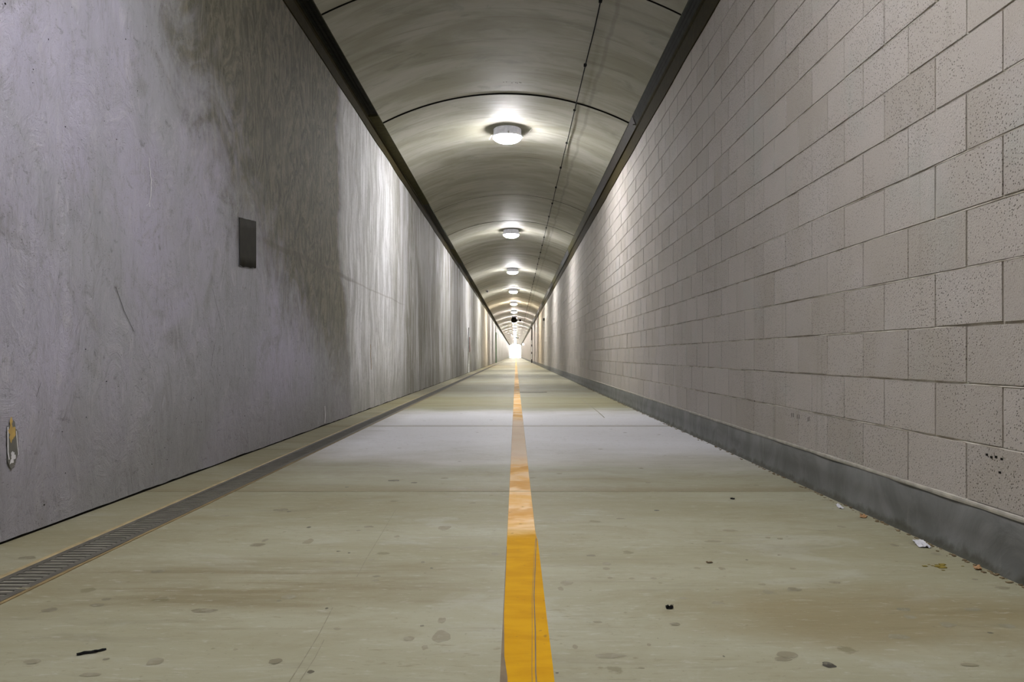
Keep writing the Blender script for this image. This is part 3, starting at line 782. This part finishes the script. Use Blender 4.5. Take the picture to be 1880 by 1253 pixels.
ORD = {1: 'nearest round ceiling lamp in view, white housing with a loose wire hanging beside it',
       2: 'second round ceiling lamp in view, next one beyond the lamp with the loose wire',
       3: 'third round ceiling lamp counted from the camera',
       4: 'fourth round ceiling lamp counted from the camera, just before the warm glow',
       5: 'fifth round ceiling lamp counted from the camera, giving a warm glow',
       6: 'sixth ceiling lamp from the camera, last one before the dark hanging fan',
       7: 'ceiling lamp half hidden right behind the nearest dark hanging fan',
       8: 'first small bright ceiling lamp below the nearest dark hanging fan',
       9: 'second small bright ceiling lamp below the nearest dark hanging fan'}
first = {}
for k in range(-1, 24):
    y = 12.0 + 9.7 * (k - 0)
    n_ = k + 1
    col = {-1: COOL, 0: COOL, 1: COOL, 2: COOL, 3: COOL, 4: NEU, 5: WARM, 6: PINK}.get(n_, PINK if n_ % 3 else NEU)
    k_ = {0: 1.0, 1: 1.25, 2: 1.2, 3: 1.6, 4: 1.9, 5: 2.4, 6: 2.2}.get(n_, 1.0 if n_ < 0 else (2.4 if n_ < 9 else 3.2))
    if (col, k_) not in first:
        first[col, k_] = lamp = make_lamp(y, lens(col, k_))
    else:
        lamp = copy_tree(first[col, k_]); lamp.location.y = y
    if n_ < 1: lab = 'round ceiling lamp with white housing over the camera'
    else: lab = ORD.get(n_, 'tiny ceiling lamp lost in the glare near the far tunnel mouth')
    for kk in ('label', 'category', 'group'):
        if kk in lamp: del lamp[kk]
    tag(lamp, lab, 'ceiling lamp', 'round lamps along the crown of the vault')
    if n_ == 1: near_lamp = lamp
m = MB()
m.tube([(.155, -.14, -.225), (.20, -.165, -.222), (.232, -.17, -.20), (.27, -.15, -.165), (.32, -.11, -.11), (.36, -.08, -.055), (.385, -.05, -.018)], .0035)
m.build('loose_wire', M['wire'], near_lamp, smooth=True)
m = MB(); m.tube([(-.23, -.10, -.13), (-.26, -.12, -.185), (-.272, -.12, -.205)], .003)
m.build('loose_wire', M['wire'], near_lamp, smooth=True)

# ------------------------------------------------------------------ cable clipped along the vault
cb = tag(empty('cable', (.80, 0, vz(.80))), 'thin black cable clipped along the right side of the vault', 'cable')
m = MB(); pts = []; y = -1.0; rn = []
while y < 232:
    near = y < 60
    pts.append((.80 + .008 * nz(y * .8, 0, 5), y, vz(.80) - .028 - (.005 * abs(math.sin((y - 7.37) * math.pi / 1.64)))))
    y += .205 if near else 3.28
org = (.80, 0, vz(.80))
m.tube(pts, .0065, 6); part(m, 'wire', M['black'], cb, org, smooth=True)
nclip = 0
y = 7.37 - 1.64 * 3
while y < 90:
    m = MB(); m.lathe([(0, -.030), (.012, -.028), (.018, -.014), (.018, .006)], 10, (.80 + .008 * nz(y * .8, 0, 5), y, vz(.80) - .010))
    m.box(.785, .815, y - .012, y + .04, vz(.8) - .026, vz(.8) - .004)
    part(m, 'clip', M['black'], cb, org); y += 1.64

# ------------------------------------------------------------------ cameras on the vault
def sec_cam(x, y, z, lab):
    root = tag(empty('security_camera', (x, y, z)), lab, 'security camera', 'security cameras at the left edge of the vault')
    m = MB(); m.lathe([(0, -.004), (.045, -.004), (.05, .01), (.05, .05)], 20); m.tube([(0, 0, 0), (0, 0, -.05), (.02, 0, -.07)], .012)
    m.build('mount', M['housing'], root, smooth=True)
    m = MB(); m.box(-.03, .045, -.11, .10, -.12, -.055); m.box(-.036, .051, -.13, .11, -.055, -.049); m.build('housing', M['steel'], root)
    m = MB(); m.lathe([(.026, -.114), (.022, -.112), (0, -.108)], 16, (.008, 0, -.088), 'y'); m.build('lens', M['black'], root)
    m = MB(); m.tube([(-.03, .05, -.09), (-.07, .06, -.07), (-.08, .07, .0)], .006); m.build('wire', M['black'], root)
    return root
sec_cam(-1.42, 38.8, vz(-1.42), 'small grey security camera mounted low on the left side of the vault')
sec_cam(-1.33, 146, vz(-1.33), 'tiny dark security camera far down on the left side of the vault')

# ------------------------------------------------------------------ hanging fans
def fan(x, y, zc, r, lab, boxdx):
    root = tag(empty('ventilation_fan', (x, y, zc)), lab, 'fan', 'dark fans hanging under the vault')
    top = vz(x) - zc
    m = MB(); m.lathe([(r * .80, -.20), (r * .96, -.20), (r, -.17), (r, .17), (r * .96, .20), (r * .80, .20), (r * .80, -.20)], 32, axis='y'); m.build('casing', M['darkmetal'], root, smooth=True)
    m = MB()
    for q in (.25, .5, .75): m.lathe([(r * q - .008, -.205), (r * q + .008, -.205), (r * q + .008, -.195)], 28, axis='y')
    for k in range(8):
        a = R(45 * k + 10); m.tube([(0, -.20, 0), (r * .85 * math.cos(a), -.20, r * .85 * math.sin(a))], .006, 5)
    m.build('guard', M['black'], root)
    m = MB(); m.lathe([(0, -.12), (r * .26, -.10), (r * .28, .10), (0, .12)], 20, axis='y')
    for k in range(5):
        a = R(72 * k); ca, sa = math.cos(a), math.sin(a); w_ = r * .16
        m.face([(r*.2*ca - w_*sa*.6, -.03, r*.2*sa + w_*ca*.6), (r*.78*ca - w_*sa, -.05, r*.78*sa + w_*ca), (r*.78*ca + w_*sa, .05, r*.78*sa - w_*ca), (r*.2*ca + w_*sa*.6, .03, r*.2*sa - w_*ca*.6)])
    m.lathe([(0, .06), (r * .80, .06), (r * .80, .08), (0, .08)], 28, axis='y')
    m.build('rotor', M['brown'], root)
    for s_ in (-1, 1):
        m = MB(); m.box(s_*r*.62 - .02, s_*r*.62 + .02, -.03, .03, r*.72, top - .03 + .02); m.build('hanger', M['darkmetal'], root)
    m = MB(); m.box(boxdx - .09, boxdx + .09, -.08, .08, -.12, .07); m.build('junction_box', M['black'], root)
    m = MB(); m.tube([(r * .95, 0, .0), (boxdx - .09, 0, -.03)], .018, 8); m.build('arm', M['darkmetal'], root)
    return root
fan(-.15, 68.9, 3.83, .27, 'nearest dark round fan hanging under the vault, small box on its right', .53)
fan(.02, 146, 4.0, .16, 'small dark fan hanging in the white glare, middle one of three', .40)
fan(.0, 217, 4.05, .15, 'farthest dark fan, a speck in the glare by the tunnel mouth', .40)

# ------------------------------------------------------------------ things on the walls
o = tag(empty('electrical_box', (XL + .004, 31.6, .84)), 'pale slim electrical box with a conduit on the left wall, reddish at its edge', 'electrical box')
m = MB(); m.box(.008, .055, -.16, .16, 0, .62); m.build('body', M['housing'], o)
m = MB(); m.box(.055, .066, -.15, .15, .01, .61); m.build('door', M['red'], o)
m = MB(); m.tube([(.02, 0, 0), (.02, 0, -.82)], .018); m.build('conduit', M['white'], o, smooth=True)
m = MB(); m.tube([(.02, 0, .62), (.02, 0, 1.0)], .016); m.build('conduit', M['steel'], o, smooth=True)

o = tag(empty('junction_box', (XR, 42.6, 2.60)), 'small dark box with a short pipe, high on the block wall', 'junction box')
m = MB(); m.box(-.10, .002, -.10, .10, 0, .14); m.build('body', M['darkmetal'], o)
m = MB(); m.tube([(-.03, 0, 0), (-.03, 0, -.32)], .016); m.build('conduit', M['steel'], o, smooth=True)

o = tag(empty('wall_lamp', (XR, 150, 2.70)), 'tiny white globe lamp on the right wall near the tunnel mouth', 'wall lamp')
m = MB(); m.tube([(.01, 0, -.1), (-.10, 0, -.10), (-.14, 0, -.04)], .03); m.build('bracket', M['steel'], o)
m = MB(); m.lathe([(.15 * math.sin(R(t)), .06 - .15 * math.cos(R(t))) for t in range(0, 181, 15)], 20, (-.15, 0, .08)); m.build('globe', lens(COOL, .12), o, smooth=True)

def post(x, sgn, lab, lit):
    o = tag(empty('gate_post', (x + sgn * .012, 74, 0)), lab, 'post', 'steel gate posts at the cross track')
    m = MB(); m.box(*sorted((0, sgn * .10)), -.05, .05, .002, 3.30 if lit else 2.9); m.box(*sorted((0, sgn * .14)), -.09, .09, .002, .02)
    m.build('column', M['darkmetal'] if lit else M['green'], o)
    if lit:
        for z0, z1 in ((.35, .85), (1.05, 1.55), (1.75, 2.15)):
            m = MB(); m.box(*sorted((sgn * .03, sgn * .085)), -.058, -.051, z0, z1); m.build('reflector', M['white'], o)
        m = MB(); m.box(*sorted((0, sgn * .16)), -.07, .07, 3.28, 3.36); m.build('top_bracket', M['brown'], o)
    return o
post(XR - .006, -1, 'dark steel post with pale strips against the block wall', True)
post(XL, 1, 'thin green edged steel post against the plaster wall', False)
m = MB(); m.box(DR1 + .02, XR - .14, 73.93, 74.07, 0.0005, .012)
tag(m.build('floor_track', M['darkmetal']), 'dark steel track across the floor between the two gate posts', 'track')

# ------------------------------------------------------------------ litter
def scrap(name, x, y, L, W, H, rot, mat, lab, cat, seed, curl=.5):
    rows = []
    for i in range(9):
        u = i / 8 - .5; row = []
        for j in range(7):
            v = j / 6 - .5
            z = .0018 + H * max(0, abs(nz(u * 2.3 + seed, v * 2.3, seed)) * 1.6) * (1 + curl * abs(u))
            ed = 1 - .35 * abs(nz(u * 5, seed, 3)) * (abs(v) * 2)
            row.append((u * L, v * W * ed, z))
        rows.append(row)
    m = MB(); m.grid(rows)
    bot = [[(p[0], p[1], p[2] - .0010) for p in r_] for r_ in rows]
    m.grid([list(reversed(r_)) for r_ in bot])
    for e1, e2 in ((rows[0], bot[0]), (rows[-1], bot[-1]), ([r_[0] for r_ in rows], [r_[0] for r_ in bot]), ([r_[-1] for r_ in rows], [r_[-1] for r_ in bot])):
        m.grid([e1, e2])
    o = m.build(name, mat, loc=(x, y, 0)); o.rotation_euler = (0, 0, rot)
    return tag(o, lab, cat)
scrap('paper_scrap', 1.515, 3.66, .095, .022, .010, R(80), M['paper'], 'thin curled white paper strip at the foot of the block wall', 'litter', 3)
scrap('leaf', 1.525, 3.43, .050, .028, .010, R(60), M['leaf'], 'small orange brown leaf between two white scraps by the block wall', 'leaf', 5)
scrap('paper_scrap', 1.520, 2.93, .105, .045, .014, R(75), M['paper'], 'crumpled white wrapper lying against the curb on the right', 'litter', 8)
scrap('leaf', 1.535, 2.60, .045, .020, .008, R(70), M['leaf'], 'pale tan leaf nearest the camera at the foot of the curb', 'leaf', 12)
scrap('bark_chip', -1.013, 1.866, .062, .012, .004, R(35), M['black'], 'dark curled sliver on the left part of the near floor', 'debris', 15)
scrap('pebble', .431, 2.191, .020, .014, .012, R(0), M['black'], 'small black lump on the floor right of the yellow line', 'debris', 17, 0)
scrap('pebble', 1.07, 3.859, .020, .014, .008, R(0), M['black'], 'tiny black crumb just in front of the floor joint, right side', 'debris', 19, 0)
scrap('leaf', .662, 2.674, .022, .014, .005, R(10), M['smear'], 'tiny dark leaf fragment in the middle of the right floor', 'leaf', 21, 0)
m = MB(); rnd = random.Random(9)
for k in range(26):
    x = 1.425 + rnd.gauss(0, .022); y = 2.63 + rnd.gauss(0, .022); s_ = rnd.uniform(.002, .007)
    m.box(x - s_ * 1.5, x + s_ * 1.5, y - s_, y + s_, .0007, .0007 + s_ * .3)
tag(m.build('crumbs', M['moss']), 'scattered mustard yellow crumbs on the floor near the right curb', 'crumbs', kind='stuff')
